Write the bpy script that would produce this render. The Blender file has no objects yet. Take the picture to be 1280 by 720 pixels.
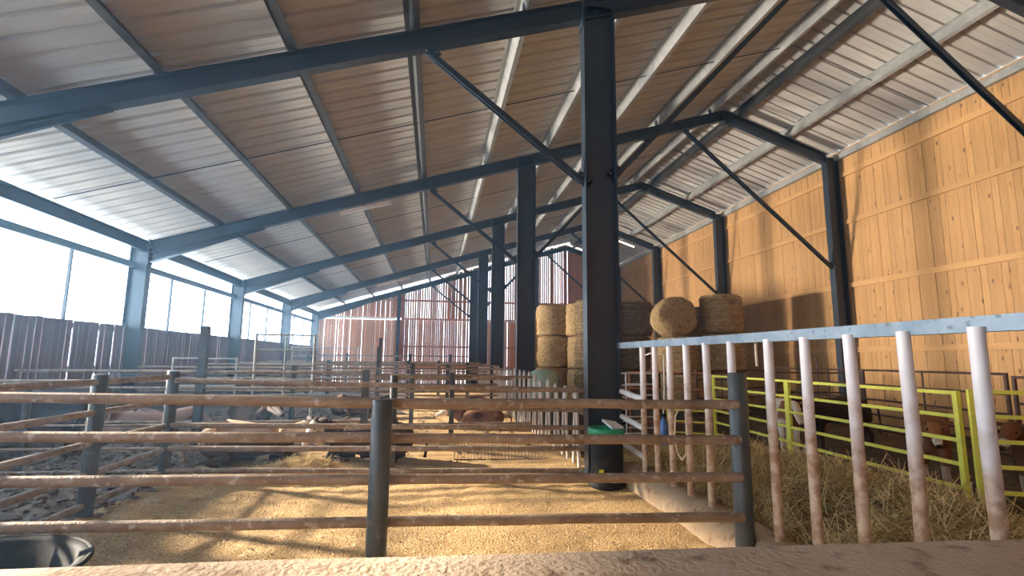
import bpy, math, random
import numpy as np
from mathutils import Vector, Matrix, noise

random.seed(7); rng = np.random.default_rng(7)
SCN = bpy.context.scene; COL = SCN.collection
H = 1.55

# ---------------------------------------------------------------- camera
cam_d = bpy.data.cameras.new('camera'); cam = bpy.data.objects.new('camera', cam_d); COL.objects.link(cam)
yaw, pitch, roll = (math.radians(a) for a in (8.501, 8.031, 0.568))
fw = Vector((math.sin(yaw)*math.cos(pitch), math.cos(yaw)*math.cos(pitch), math.sin(pitch)))
rt = Vector((math.cos(yaw), -math.sin(yaw), 0)); up = rt.cross(fw)
rt2 = rt*math.cos(roll) + up*math.sin(roll); up2 = -rt*math.sin(roll) + up*math.cos(roll)
mw = Matrix((rt2, up2, -fw)).transposed().to_4x4(); mw.translation = (0, 0, H)
cam.matrix_world = mw
cam_d.sensor_width = 36; cam_d.lens = 36*637.97/1280; cam_d.clip_start = .05; cam_d.clip_end = 300
SCN.camera = cam

# ---------------------------------------------------------------- sky, sun, exposure
w = bpy.data.worlds.new('winter_sky'); SCN.world = w; w.use_nodes = True
bg = w.node_tree.nodes['Background']; bg.inputs[0].default_value = (.64, .81, 1, 1); bg.inputs[1].default_value = 6.5
def sun(name, d, e, ang, col):
    l = bpy.data.lights.new(name, 'SUN'); l.energy = e; l.angle = math.radians(ang); l.color = col
    o = bpy.data.objects.new(name, l); COL.objects.link(o)
    o.rotation_euler = Vector(d).to_track_quat('-Z', 'Y').to_euler(); return o
sun('sun', (1, -.48, -.44), 18, 3.0, (1, .87, .70))
# sun lamps standing in for glitter of the low sun on the wet, frozen yard outside the open left side (mostly from below the horizon)
for dz, e in ((-.07, 3.0), (.02, 3.4), (.11, 3.4), (.21, 3.6), (.32, 4.2), (.44, 4.2), (.57, 3.8)):  # first lamp is added, tilted down, to light the lower plank wall
    sun('glitter_fill', (1, -.27, dz), e, 5, (1, .93, .84))
vs = SCN.view_settings; vs.view_transform = 'Standard'; vs.look = 'None'; vs.gamma = 1; vs.use_curve_mapping = False; vs.exposure = 0.28

# ---------------------------------------------------------------- materials
def mat(name, c1, c2=None, rough=.7, metal=0, scale=4, bump=0, bscale=30, stretch=(1, 1, 1), c3=None, s3=12, f3=.5, rand=0, lo=.35, hi=.65, spec=.5, coords='Object', build=None):
    m = bpy.data.materials.new(name); m.use_nodes = True; nt = m.node_tree; N = nt.nodes; L = nt.links
    b = N['Principled BSDF']; b.inputs['Roughness'].default_value = rough; b.inputs['Metallic'].default_value = metal
    b.inputs['Specular IOR Level'].default_value = spec
    tc = N.new('ShaderNodeTexCoord'); mp = N.new('ShaderNodeMapping'); mp.inputs['Scale'].default_value = stretch
    L.new(tc.outputs[coords], mp.inputs[0])
    out = None
    def nz(s, det=4):
        n = N.new('ShaderNodeTexNoise'); n.inputs['Scale'].default_value = s; n.inputs['Detail'].default_value = det; L.new(mp.outputs[0], n.inputs[0]); return n
    def ramp(src, lo, hi):
        r = N.new('ShaderNodeMapRange'); r.inputs[1].default_value = lo; r.inputs[2].default_value = hi; L.new(src, r.inputs[0]); return r.outputs[0]
    def mix(f, a, bb, mode='MIX'):
        x = N.new('ShaderNodeMix'); x.data_type = 'RGBA'; x.blend_type = mode
        for s, v in ((x.inputs[0], f), (x.inputs[6], a), (x.inputs[7], bb)):
            if hasattr(v, 'links'): L.new(v, s)
            elif isinstance(v, tuple): s.default_value = (*v, 1)[:4]
            else: s.default_value = v
        return x.outputs[2]
    col = c1
    if c2: col = mix(ramp(nz(scale).outputs[0], lo, hi), c1, c2)
    if c3: col = mix(ramp(nz(s3, 6).outputs[0], f3, f3+.12), col, c3)
    if rand:
        oi = N.new('ShaderNodeObjectInfo'); mr = N.new('ShaderNodeMapRange'); mr.inputs[3].default_value = 1-rand; mr.inputs[4].default_value = 1+rand*.6
        L.new(oi.outputs['Random'], mr.inputs[0])
        cb = N.new('ShaderNodeCombineColor')
        for i in range(3): L.new(mr.outputs[0], cb.inputs[i])
        col = mix(1.0, col, cb.outputs[0], 'MULTIPLY')
    if build: col = build(N, L, tc, mp, nz, ramp, mix, col)
    if hasattr(col, 'links'): L.new(col, b.inputs['Base Color'])
    else: b.inputs['Base Color'].default_value = (*col, 1)
    if bump:
        bn = N.new('ShaderNodeBump'); bn.inputs['Strength'].default_value = bump; bn.inputs['Distance'].default_value = .05 if name == 'straw_bedding' else .02
        L.new(nz(bscale, 6).outputs[0], bn.inputs['Height']); L.new(bn.outputs[0], b.inputs['Normal'])
    return m

M = {}
M['steel'] = mat('painted_steel', (.013, .024, .037), (.02, .034, .05), rough=.36, scale=2, spec=.6)
M['zinc'] = mat('galvanised_steel', (.34, .35, .34), (.44, .44, .41), rough=.5, metal=.3, scale=6)
M['purlin'] = mat('shaded_purlin_steel', (.055, .058, .056), (.08, .08, .075), rough=.5, metal=.25, scale=3)  # galvanised purlins painted dark to imitate their unlit faces
M['sheet'] = mat('fleece_lined_sheet', (.50, .47, .42), (.57, .54, .49), rough=.8, scale=1.2, bump=.1, bscale=120, rand=.08)
def plank_knots(N, L, tc, mp, nz, ramp, mix, col):
    v = N.new('ShaderNodeTexVoronoi'); v.inputs['Scale'].default_value = 5.0; m2 = N.new('ShaderNodeMapping'); m2.inputs['Scale'].default_value = (1, 1, .45)
    oi = N.new('ShaderNodeObjectInfo'); ad = N.new('ShaderNodeVectorMath'); ad.operation = 'ADD'; mu = N.new('ShaderNodeMath'); mu.operation = 'MULTIPLY'; mu.inputs[1].default_value = 37
    L.new(oi.outputs['Random'], mu.inputs[0]); cb = N.new('ShaderNodeCombineXYZ'); L.new(mu.outputs[0], cb.inputs[2]); L.new(mu.outputs[0], cb.inputs[1])
    L.new(tc.outputs['Object'], ad.inputs[0]); L.new(cb.outputs[0], ad.inputs[1]); L.new(ad.outputs[0], m2.inputs[0]); L.new(m2.outputs[0], v.inputs[0])
    k = ramp(v.outputs['Distance'], .15, .09)
    col = mix(k, col, (.16, .06, .015))
    gn = N.new('ShaderNodeTexNoise'); gn.inputs['Scale'].default_value = 3; gn.inputs['Detail'].default_value = 5
    m3 = N.new('ShaderNodeMapping'); m3.inputs['Scale'].default_value = (8, 8, .5); L.new(ad.outputs[0], m3.inputs[0]); L.new(m3.outputs[0], gn.inputs[0])
    return mix(ramp(gn.outputs[0], .5, .75), col, (.42, .2, .055))
M['plank'] = mat('spruce_plank', (.50, .27, .095), (.60, .345, .135), rough=.65, scale=1, stretch=(3, 3, .4), rand=.11, build=plank_knots)
M['batten'] = mat('spruce_batten', (.52, .28, .10), (.60, .34, .13), rough=.65, scale=2, stretch=(3, .4, 3))
M['larch'] = mat('reddish_board', (.62, .26, .13), (.70, .36, .2), rough=.8, scale=2, stretch=(3, 3, .4), rand=.25)
M['fence_board'] = mat('weathered_purple_brown_board', (.15, .085, .095), (.21, .12, .12), rough=.85, scale=2, stretch=(3, 3, .4), rand=.25)
M['rail'] = mat('muddy_galvanised_pipe', (.32, .24, .175), (.21, .14, .09), rough=.6, metal=.1, scale=5, c3=(.47, .41, .35), s3=16, f3=.57, bump=.5, bscale=60)
M['post'] = mat('dark_painted_pipe', (.035, .045, .05), (.06, .07, .075), rough=.4, scale=4, c3=(.12, .1, .08), s3=14, f3=.6)
def bar_mud(N, L, tc, mp, nz, ramp, mix, col):
    sp = N.new('ShaderNodeSeparateXYZ'); L.new(tc.outputs['Object'], sp.inputs[0])
    a = N.new('ShaderNodeMath'); a.operation = 'MULTIPLY_ADD'; a.inputs[1].default_value = 1.0
    n = nz(5); mm = N.new('ShaderNodeMath'); mm.operation = 'MULTIPLY_ADD'; mm.inputs[1].default_value = 1.1; mm.inputs[2].default_value = -.55
    L.new(n.outputs[0], mm.inputs[0]); L.new(sp.outputs[2], a.inputs[0]); L.new(mm.outputs[0], a.inputs[2])
    return mix(ramp(a.outputs[0], 1.32, .95), col, mix(ramp(nz(14).outputs[0], .4, .6), (.34, .21, .13), (.56, .43, .33)))
M['bar'] = mat('white_pipe_muddy_below', (.80, .76, .78), (.72, .68, .70), rough=.45, scale=8, build=bar_mud)
M['toprail'] = mat('galvanised_box_rail', (.16, .22, .28), (.24, .30, .36), rough=.5, metal=.3, scale=7, c3=(.10, .13, .16), s3=20, f3=.58)
M['white'] = mat('white_paint', (.75, .74, .72), rough=.5)
M['concrete'] = mat('stained_concrete', (.62, .48, .35), (.50, .36, .25), rough=.9, scale=3, c3=(.30, .20, .13), s3=9, f3=.56, bump=.6, bscale=45)
M['curb'] = mat('bedded_concrete', (.44, .33, .22), (.34, .24, .15), rough=.95, scale=3, c3=(.22, .14, .08), s3=9, f3=.56, bump=.6, bscale=45)
M['wallconc'] = mat('shaded_concrete', (.12, .12, .12), (.17, .165, .16), rough=.9, scale=2)  # plinth tone darkened for the shadow along the left wall
M['yellow'] = mat('yellow_gate_paint', (.86, .86, .12), (.78, .76, .12), rough=.5, scale=9)
M['rust'] = mat('rust_brown_pipe', (.055, .025, .018), (.10, .045, .03), rough=.6, scale=9)
M['orange'] = mat('rust_orange_pipe', (.5, .19, .08), (.36, .13, .06), rough=.6, scale=9)
M['straw'] = mat('straw_bedding', (.62, .41, .18), (.45, .285, .12), rough=.95, scale=2.2, c3=(.25, .145, .06), s3=42, f3=.52, bump=1, bscale=60, coords='Object')
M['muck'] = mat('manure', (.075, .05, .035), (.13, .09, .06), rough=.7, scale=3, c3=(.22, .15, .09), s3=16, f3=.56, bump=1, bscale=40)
M['darkfloor'] = mat('dark_earth', (.045, .033, .022), (.08, .055, .032), rough=.95, scale=2, bump=.8, bscale=40)
M['stalk'] = mat('straw_stalk', (.92, .76, .42), (.66, .48, .2), rough=.7, scale=6)
M['stalk_brown'] = mat('brown_stalk', (.26, .17, .06), (.36, .25, .09), rough=.8, scale=3)
M['stalk_dark'] = mat('hay_stalk', (.42, .33, .13), (.52, .37, .15), rough=.8, scale=3)
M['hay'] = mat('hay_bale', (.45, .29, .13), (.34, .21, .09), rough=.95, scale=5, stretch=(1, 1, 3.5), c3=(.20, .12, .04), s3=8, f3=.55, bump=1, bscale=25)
M['hayshade'] = mat('shaded_hay_bale', (.19, .12, .055), (.14, .085, .04), rough=.95, scale=5, stretch=(1, 1, 3.5), c3=(.13, .08, .03), s3=8, f3=.55, bump=1, bscale=25)  # darker copy of the bale hay, shade painted in for the dim stacks
M['hay_under'] = mat('hay_under', (.30, .20, .09), (.22, .14, .06), rough=.95, scale=5, c3=(.10, .06, .025), s3=8, f3=.52, bump=1, bscale=25)
M['twine'] = mat('bale_twine', (.55, .42, .2), rough=.8)
M['slat'] = mat('weathered_slat', (.42, .37, .34), (.55, .50, .46), rough=.8, scale=4, stretch=(3, 3, .6))
M['black'] = mat('black_plastic', (.014, .015, .016), (.024, .024, .024), rough=.75, spec=.2, scale=3, c3=(.05, .04, .03), s3=6, f3=.6)
M['green'] = mat('green_plastic', (.01, .26, .13), rough=.4)
M['mint'] = mat('mint_plastic', (.36, .48, .40), (.30, .40, .33), rough=.5, scale=3)
M['blue'] = mat('blue_plastic', (.05, .14, .38), (.08, .2, .5), rough=.5, scale=9)
M['rope'] = mat('pale_rope', (.66, .55, .40), rough=.9)
M['red'] = mat('red_machine_paint', (.16, .015, .02), (.10, .01, .012), rough=.5, scale=5)
M['label'] = mat('yellow_sticker', (.65, .62, .05), rough=.5)
M['horn'] = mat('horn', (.6, .5, .38), rough=.5)
M['eye'] = mat('eye', (.01, .008, .006), rough=.1)
M['nose'] = mat('dark_nose', (.03, .022, .02), rough=.35)
M['lampcase'] = mat('lamp_housing', (.62, .50, .42), rough=.5)
mm = bpy.data.materials.new('lit_tube'); mm.use_nodes = True; b_ = mm.node_tree.nodes['Principled BSDF']; b_.inputs['Emission Color'].default_value = (1, .97, .9, 1); b_.inputs['Emission Strength'].default_value = 12; M['lit'] = mm
mm = bpy.data.materials.new('hide'); mm.use_nodes = True; b_ = mm.node_tree.nodes['Principled BSDF']; b_.inputs['Roughness'].default_value = .85; b_.inputs['Specular IOR Level'].default_value = .15
at_ = mm.node_tree.nodes.new('ShaderNodeVertexColor'); at_.layer_name = 'Col'
nn = mm.node_tree.nodes.new('ShaderNodeTexNoise'); nn.inputs['Scale'].default_value = 45; bb = mm.node_tree.nodes.new('ShaderNodeBump'); bb.inputs['Strength'].default_value = .4; bb.inputs['Distance'].default_value = .01
mm.node_tree.links.new(nn.outputs[0], bb.inputs['Height']); mm.node_tree.links.new(bb.outputs[0], b_.inputs['Normal'])
mm.node_tree.links.new(at_.outputs[0], b_.inputs['Base Color']); M['hide'] = mm

# ---------------------------------------------------------------- builders
class MB:
    def __init__(s): s.v = []; s.f = []; s.sm = []
    def add(s, vs, fs, smooth=False):
        n = len(s.v); s.v += [tuple(v) for v in vs]; s.f += [tuple(i+n for i in f) for f in fs]; s.sm += [smooth]*len(fs); return s
    def box(s, a, b):
        x0, x1 = sorted((a[0], b[0])); y0, y1 = sorted((a[1], b[1])); z0, z1 = sorted((a[2], b[2]))
        return s.add([(x, y, z) for x in (x0, x1) for y in (y0, y1) for z in (z0, z1)],
                     [(0, 1, 3, 2), (4, 6, 7, 5), (0, 4, 5, 1), (2, 3, 7, 6), (0, 2, 6, 4), (1, 5, 7, 3)])
    def bar(s, p, q, wd, ht, upv=(0, 0, 1)):       # rectangular bar from p to q, centred
        p = Vector(p); q = Vector(q); d = (q-p).normalized(); u = Vector(upv); r = d.cross(u)
        if r.length < 1e-4: r = d.cross(Vector((1, 0, 0)))
        r.normalize(); u = r.cross(d).normalized()
        vs = [c + r*(a*wd/2) + u*(b*ht/2) for c in (p, q) for a, b in ((-1, -1), (1, -1), (1, 1), (-1, 1))]
        return s.add(vs, [(3, 2, 1, 0), (4, 5, 6, 7), (0, 1, 5, 4), (1, 2, 6, 5), (2, 3, 7, 6), (3, 0, 4, 7)])
    def ibeam(s, p, q, depth, width, upv=(0, 0, 1), tf=.018, tw=.012):   # p,q = centre of the section
        p = Vector(p); q = Vector(q); d = (q-p).normalized(); u = Vector(upv); r = d.cross(u).normalized(); u = r.cross(d).normalized()
        s.bar(p, q, tw, depth-tf, u)
        for k in (-1, 1):
            o = u*(k*(depth-tf)/2); s.bar(p+o, q+o, width, tf, u)
        return s
    def tube(s, pts, r, n=8, cap=True, rs=None):
        pts = [Vector(p) for p in pts]; rings = []; ref = None
        for i, p in enumerate(pts):
            d = (pts[min(i+1, len(pts)-1)] - pts[max(i-1, 0)]).normalized()
            if ref is None:
                ref = d.cross(Vector((0, 0, 1)))
                if ref.length < 1e-3: ref = d.cross(Vector((1, 0, 0)))
            ref = (ref - d*ref.dot(d)).normalized(); b = d.cross(ref)
            rr = rs[i] if rs else r
            rings.append([p + ref*(math.cos(2*math.pi*k/n)*rr) + b*(math.sin(2*math.pi*k/n)*rr) for k in range(n)])
        vs = [v for rg in rings for v in rg]; fs = []
        for i in range(len(pts)-1):
            for k in range(n): fs.append((i*n+k, i*n+(k+1) % n, (i+1)*n+(k+1) % n, (i+1)*n+k))
        s.add(vs, fs, True)
        if cap:
            n0 = len(s.v); s.v += [tuple(v) for v in rings[0]+rings[-1]]
            s.f += [tuple(n0+n-1-k for k in range(n)), tuple(n0+n+k for k in range(n))]; s.sm += [False, False]
        return s
    def lathe(s, prof, c=(0, 0, 0), n=24):
        vs = [(c[0]+r*math.cos(2*math.pi*k/n), c[1]+r*math.sin(2*math.pi*k/n), c[2]+z) for r, z in prof for k in range(n)]
        fs = [(i*n+k, i*n+(k+1) % n, (i+1)*n+(k+1) % n, (i+1)*n+k) for i in range(len(prof)-1) for k in range(n)]
        return s.add(vs, fs, True)
    def mesh(s, name, m):
        me = bpy.data.meshes.new(name); me.from_pydata(s.v, [], s.f); me.polygons.foreach_set('use_smooth', s.sm); me.materials.append(m); me.update(); return me
    def obj(s, name, m, parent=None, loc=None):
        o = bpy.data.objects.new(name, s.mesh(name, m)); COL.objects.link(o)
        if parent: o.parent = parent
        if loc: o.location = loc
        return o

def thing(name, label, cat, loc=(0, 0, 0), rz=0, group=None):
    o = bpy.data.objects.new(name, None); COL.objects.link(o); o.location = loc; o.rotation_euler.z = rz; o.empty_display_size = .1
    return tag(o, label, cat, group)
def tag(o, label, cat, group=None, kind=None):
    o['label'] = label; o['category'] = cat
    if group: o['group'] = group
    if kind: o['kind'] = kind
    return o
def struct(o, label=None):
    o['kind'] = 'structure'
    if label: o['label'] = label
    return o
def sempty(name, label=None):
    o = bpy.data.objects.new(name, None); COL.objects.link(o); return struct(o, label)
def inst(me, name, parent, loc=(0, 0, 0), sc=(1, 1, 1), rz=0):
    o = bpy.data.objects.new(name, me); COL.objects.link(o); o.parent = parent; o.location = loc; o.scale = sc; o.rotation_euler.z = rz; return o
def lerp(a, b, t): return a + (b-a)*t
def nz(x, y, z=0, s=1): return noise.noise(Vector((x*s, y*s, z*s)))

# ---------------------------------------------------------------- dimensions
FY = [6.77 + 6*i for i in range(5)]; FY_BACK = [.77, -5.23, -11.2]
XL, XC0, XC1, XR, XRW = -6.6, 2.03, 2.5, 11.1, 11.55
def top(x): return 4.21 + .307*(x+6.6) if x <= 8.0 else 8.69 - .345*(x-8.0)     # upper edge of the rafters
Y0, Y1 = -11.3, 31.0

# ---------------------------------------------------------------- setting: floor, walls, roof
f = MB(); f.box((-7.1, Y0, -.2), (11.7, Y1+.1, 0)); struct(f.obj('floor', M['darkfloor']), 'dark earth and concrete barn floor')

# right wall of vertical planks
wr = sempty('wall_right', 'tall barn wall of golden vertical spruce planks')
MB().box((XRW+.03, Y0, 0), (XRW+.05, Y1, 7.62)).obj('added_light_blocker', M['batten'], wr)  # unseen slab added to stop daylight leaking between the planks
pl = MB(); pl.box((0, 0, 0), (.03, .136, 7.70)); plm = pl.mesh('plank', M['plank'])
y = 3.0
while y < 30.9:
    inst(plm, 'plank', wr, (XRW + random.uniform(-.006, .006), y, 0)); y += .141
b = MB(); y = Y0
while y < 2.9: b.box((XRW+random.uniform(-.006, .006), y, 0), (XRW+.03, y+.136, 7.70)); y += .141
o = b.obj('plank_run', M['plank'], wr); o['kind'] = 'stuff'
for z in (.35, 1.93, 3.73, 5.55, 6.95):
    for i in range(-1, 4):
        ya = FY[i]+.12 if i >= 0 else Y0
        yb = FY[i+1]-.1
        MB().box((XRW-.045, ya, z-.07), (XRW-.005, yb, z+.07)).obj('batten', M['batten'], wr)

# left side: plinth, boards, open strip, girt and mullions
wl = sempty('wall_left', 'low wall of weathered gapped boards with an open bright strip above')
MB().box((-7.02, Y0, 0), (-6.88, Y1, 1.0)).obj('plinth', M['wallconc'], wl)
fb = MB().box((0, 0, 0), (.025, .14, 1.26)).mesh('board', M['fence_board'])
y = 3.2
while y < 30.8:
    g = random.choice((.012, .018, .025, .035, .05)) if random.random() < .5 else .003
    o = inst(fb, 'board', wl, (-6.93, y, .98)); o.scale.z = random.uniform(.985, 1.0); y += .14+g
b = MB(); y = Y0
while y < 3.1: b.box((-6.93, y, .98), (-6.905, y+.14, 2.24)); y += .15
o = b.obj('board_run', M['fence_board'], wl); o['kind'] = 'stuff'
MB().box((-6.98, Y0, 1.25), (-6.94, Y1, 1.35)).obj('rail', M['fence_board'], wl)
MB().box((-6.98, Y0, 2.08), (-6.94, Y1, 2.18)).obj('rail', M['fence_board'], wl)
MB().box((-6.95, Y0, 3.56), (-6.87, Y1, 3.70)).obj('girt', M['steel'], wl)
ml = MB().box((-.025, -.02, 2.2), (.025, .02, 3.6)).mesh('mullion', M['post'])
for y in (1.0, 2.8, 4.8, 8.0, 10.8, 14.65, 16.65, 20.6, 22.6, 26.7, 28.7): inst(ml, 'mullion', wl, (-6.97, y, 0))

# far gable
wf = sempty('wall_far', 'far gable wall of reddish vertical boards with daylight between them')
gl = MB().box((0, 0, 0), (.13, .025, 1)).mesh('board', M['larch'])
x = -6.85
while x < 11.4:
    g = (random.uniform(.001, .007) if random.random() < .72 else .022) if x < 8 else .002
    h1 = 3.84
    wd = random.uniform(.85, 1.05)
    inst(gl, 'board', wf, (x, 30.85, 0), (wd, 1, h1))
    h2 = top(min(x+.06, 11.4)) + (.10 if x < .5 else .17) - 3.95
    g2 = random.random() < .25 and -5 < x < 2
    wide = (-1.9 < x < .3 or 2.6 < x < 7.6) and nz(x, 0, 0, 2.2) > -.25
    if h2 > .15: inst(gl, 'board', wf, (x+random.uniform(-.005, .005), 30.85, 3.95), (wd*(.86 if wide else 1.0), 1, h2))
    x += .13*wd + g
for z, x0, x1 in ((2.28, -2, 11.4), (5.0, -4.0, 11.3), (3.9, -2, 11.4), (1.1, -2, 11.4)):
    MB().box((x0, 30.74, z-.06), (x1, 30.84, z+.06)).obj('girt', M['larch'], wf)
MB().box((-6.6, 30.7, 3.87), (-2.3, 30.78, 3.97)).obj('door_track', M['white'], wf)
MB().box((2.6, 30.72, 3.82), (6.0, 30.8, 3.9)).obj('door_track', M['white'], wf)
for x in (-2.15, 6.15):
    MB().ibeam((x, 30.6, 0), (x, 30.6, top(x)-.3), .2, .2, (0, 1, 0)).obj('gable_post', M['steel'], wf)
# gable behind the camera
b = MB(); b.add([(-7, Y0, 0), (11.6, Y0, 0), (11.6, Y0, top(11.6)+.2), (8, Y0, top(8)+.2), (-7, Y0, top(-7)+.2)], [(0, 1, 2, 3, 4)])
struct(b.obj('wall_near', M['larch']), 'near gable wall of reddish boards')

# roof
ce = sempty('ceiling', 'pitched roof of ribbed metal sheets with grey fleece lining')
def sheet(x0, x1):
    prof = []
    for k in range(3):
        o_ = k/3
        prof += [(o_, 0), (o_+.115, 0), (o_+.125, .006), (o_+.135, 0), (o_+.245, 0), (o_+.258, .045), (o_+.32, .045)]
    prof += [(1.0, 0)]
    vs = [(x, yy, top(x)+.258+zz) for x in (x0, x1) for yy, zz in prof]; n = len(prof)
    return MB().add(vs, [(i, i+1, n+i+1, n+i) for i in range(n-1)])
sl = sheet(-7.35, 8.0).mesh('roof_sheet', M['sheet']); sr = sheet(8.0, 11.9).mesh('roof_sheet', M['sheet'])
yy = Y0
while yy < 31.2:
    inst(sl, 'roof_sheet', ce, (0, yy, 0)); inst(sr, 'roof_sheet', ce, (0, yy, 0)); yy += 1.0
MB().add([(7.7, Y0, top(7.7)+.32), (8.0, Y0, top(8)+.33), (8.3, Y0, top(8.3)+.32), (7.7, 31.3, top(7.7)+.32), (8.0, 31.3, top(8)+.33), (8.3, 31.3, top(8.3)+.32)],
         [(0, 1, 4, 3), (1, 2, 5, 4)]).obj('ridge_cap', M['zinc'], ce)
# purlins (Z sections) resting on the rafters
PX = [(-5.22, 'lowest'), (-3.62, 'second'), (-2.02, 'third'), (-.42, 'fourth'), (1.18, 'fifth'), (2.78, 'sixth'), (4.38, 'seventh'), (5.98, 'eighth'), (7.62, 'topmost')]
ORD = {'lowest': 'lowest steel purlin running lengthwise under the left roof slope, nearest the open side'}
def purlin(x, label, side=1, m='purlin'):
    s = .307 if side == 1 else -.345
    u = Vector((-s, 0, 1)).normalized(); t = Vector((1, 0, s)).normalized()
    c = Vector((x, 0, top(x))); b = MB()
    for a0, a1 in (((0, 0), (0, .24)), ((0, 0), (.09, 0)), ((-.08, .24), (0, .24)), ((.09, 0), (.09, .02)), ((-.08, .22), (-.08, .24))):
        p0 = c + t*a0[0] + u*a0[1]; p1 = c + t*a1[0] + u*a1[1]
        d = (p1-p0).normalized()*.0
        mid = (p0+p1)/2; L_ = (p1-p0).length
        b.bar((mid.x, Y0, mid.z), (mid.x, 30.95, mid.z), *( (.004, L_) if abs((p1-p0).dot(u)) > abs((p1-p0).dot(t)) else (L_, .004)), upv=u)
    r = thing('roof_purlin', label, 'purlin')
    b.obj('channel', M[m], r)
    for yf in FY + FY_BACK[:1]:
        k = MB(); k.bar((x-.03*side, yf, top(x)-.02), (x-.03*side-.05*s, yf, top(x)+.15), .012, .13, (0, 1, 0)); k.obj('cleat', M['steel'], r)
    return r
words = ['lowest steel purlin under the left roof slope, nearest the open side', 'second steel purlin up from the eave under the left roof slope',
         'third steel purlin up from the eave under the left slope', 'fourth steel purlin up the left slope, crossing frames where the left knee braces start',
         'fifth purlin up the left slope, pale edge just left of the centre posts', 'sixth purlin up the left slope, passing just right of the centre posts',
         'seventh purlin up the left slope, pale galvanised, between posts and ridge', 'eighth purlin up the left slope, second below the ridge',
         'topmost purlin of the left slope, right beside the ridge']
for (x, _), lb in zip(PX, words): purlin(x, lb, 1, 'zinc' if x > 1 else 'purlin')
purlin(8.42, 'topmost purlin of the short right slope, beside the ridge', -1, 'purlin')
purlin(9.9, 'pale lone purlin halfway down the short right roof slope', -1, 'zinc')
# eave beams
tag(MB().ibeam((XL-.12, Y0, 4.085), (XL-.12, 30.9, 4.085), .25, .12).obj('eave_beam', M['steel']), 'long steel eave beam above the open left side', 'beam')
tag(MB().box((XRW-.12, Y0, 7.42), (XRW-.02, 30.9, 7.6)).obj('eave_purlin', M['zinc']), 'grey eave purlin along the top of the golden plank wall', 'purlin')
# sag rods at mid bay
for i in range(-1, 4):
    y = FY[0] + 6*i + 3
    MB().tube([(-6.7, y, top(-6.7)+.1), (8, y, top(8)+.1)], .011, 6).obj('tie_rod', M['steel'], ce)
    MB().tube([(8, y, top(8)+.08), (11.4, y, top(11.4)+.08)], .011, 6).obj('tie_rod', M['steel'], ce)

# ---------------------------------------------------------------- portal frames
def brace(p, q, root):
    b = MB().bar(p, q, .09, .008, (0, 1, 0)); p = Vector(p); q = Vector(q)
    n = (q-p).cross(Vector((0, 1, 0))).normalized()
    b = MB()
    if n.z < 0: n = -n
    b.bar(p, q, .09, .010, n); o = Vector((0, -.04, 0))
    b.bar(p+o-n*.035, q+o-n*.035, .010, .08, n); b.bar(p-o-n*.035, q-o-n*.035, .010, .08, n)
    br = b.obj('brace', M['steel'], root)
    for e, s in ((p, 1), (q, -1)):
        d = (q-p).normalized()*s; g = MB().bar(e - d*.12, e + d*.12, .012, .16, n); gp = g.obj('gusset_plate', M['steel'], root)
        bo = MB()
        for a in (-.06, .06):
            for c in (-.04, .04):
                pt = e + d*a + n*c; bo.tube([pt+Vector((0, -.03, 0)), pt+Vector((0, .03, 0))], .012, 6)
        bo.obj('bolts', M['zinc'], gp)['kind'] = 'stuff'
def frame(y, label, full=True):
    r = thing('portal_frame', label, 'steel frame', (0, 0, 0), 0, None)
    MB().ibeam((XL-.19, y, 0), (XL-.19, y, top(XL-.19)-.02), .38, .20, (1, 0, 0)).obj('column', M['steel'], r)
    MB().ibeam(((XC0+XC1)/2, y, 0), ((XC0+XC1)/2, y, top(XC0)-.02), XC1-XC0, .20, (1, 0, 0)).obj('column', M['steel'], r)
    MB().ibeam((XR+.19, y, 0), (XR+.19, y, top(XR+.19)-.02), .38, .20, (1, 0, 0)).obj('column', M['steel'], r)
    for x0, x1 in ((XL, 8.0), (8.0, XR+.02)):
        MB().ibeam((x0, y, top(x0)-.15), (x1, y, top(x1)-.15), .29, .16).obj('rafter', M['steel'], r)
    # haunch: triangular web with its own lower flange
    h = MB(); a = (XL, y, 3.70); bq = (-4.15, y, top(-4.15)-.31)
    h.add([(XL, y-.006, 3.70), (-4.15, y-.006, top(-4.15)-.36), (-4.15, y-.006, top(-4.15)-.28), (XL, y-.006, top(XL)-.28),
           (XL, y+.006, 3.70), (-4.15, y+.006, top(-4.15)-.36), (-4.15, y+.006, top(-4.15)-.28), (XL, y+.006, top(XL)-.28)],
          [(0, 1, 2, 3), (7, 6, 5, 4), (0, 4, 5, 1), (1, 5, 6, 2)])
    h.bar(a, bq, .16, .016); h.obj('haunch', M['steel'], r)
    if full:
        ep = MB().box((XL-.01, y-.1, 3.66), (XL+.015, y+.1, 4.24)); ep = ep.obj('end_plate', M['steel'], r)
        bo = MB()
        for z in (3.75, 3.85, 3.95, 4.05):
            for s in (-.06, .06): bo.tube([(XL+.01, y+s, z), (XL+.035, y+s, z)], .013, 6)
        bo.obj('bolts', M['zinc'], ep)['kind'] = 'stuff'
        MB().box((XC0-.02, y-.1, top(XC0)-.42), (XC0, y+.1, top(XC0)+.02)).obj('end_plate', M['steel'], r)
        brace((-.17, y, 5.84), (XC0, y, 4.10), r)
        brace((XC1, y, 4.24), (5.68, y, 7.66), r)
        brace((6.80, y, 8.04), (XR+.02, y, 4.27), r)
        MB().box((8.0-.012, y-.08, top(8)-.42), (8.0+.012, y+.08, top(8))).obj('ridge_plate', M['steel'], r)
        MB().box((XC0-.05, y-.15, 0), (XC1+.05, y+.15, .02)).obj('base_plate', M['steel'], r)
    return r
labs = ['nearest steel portal frame, its thick dark centre post right behind the green-rimmed barrel', 'second steel portal frame from the camera',
        'third steel portal frame from the camera', 'fourth steel portal frame, the last but one before the far gable', 'farthest steel portal frame, standing at the board gable']
for i, y in enumerate(FY): frame(y if i < 4 else 30.5, labs[i])
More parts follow.
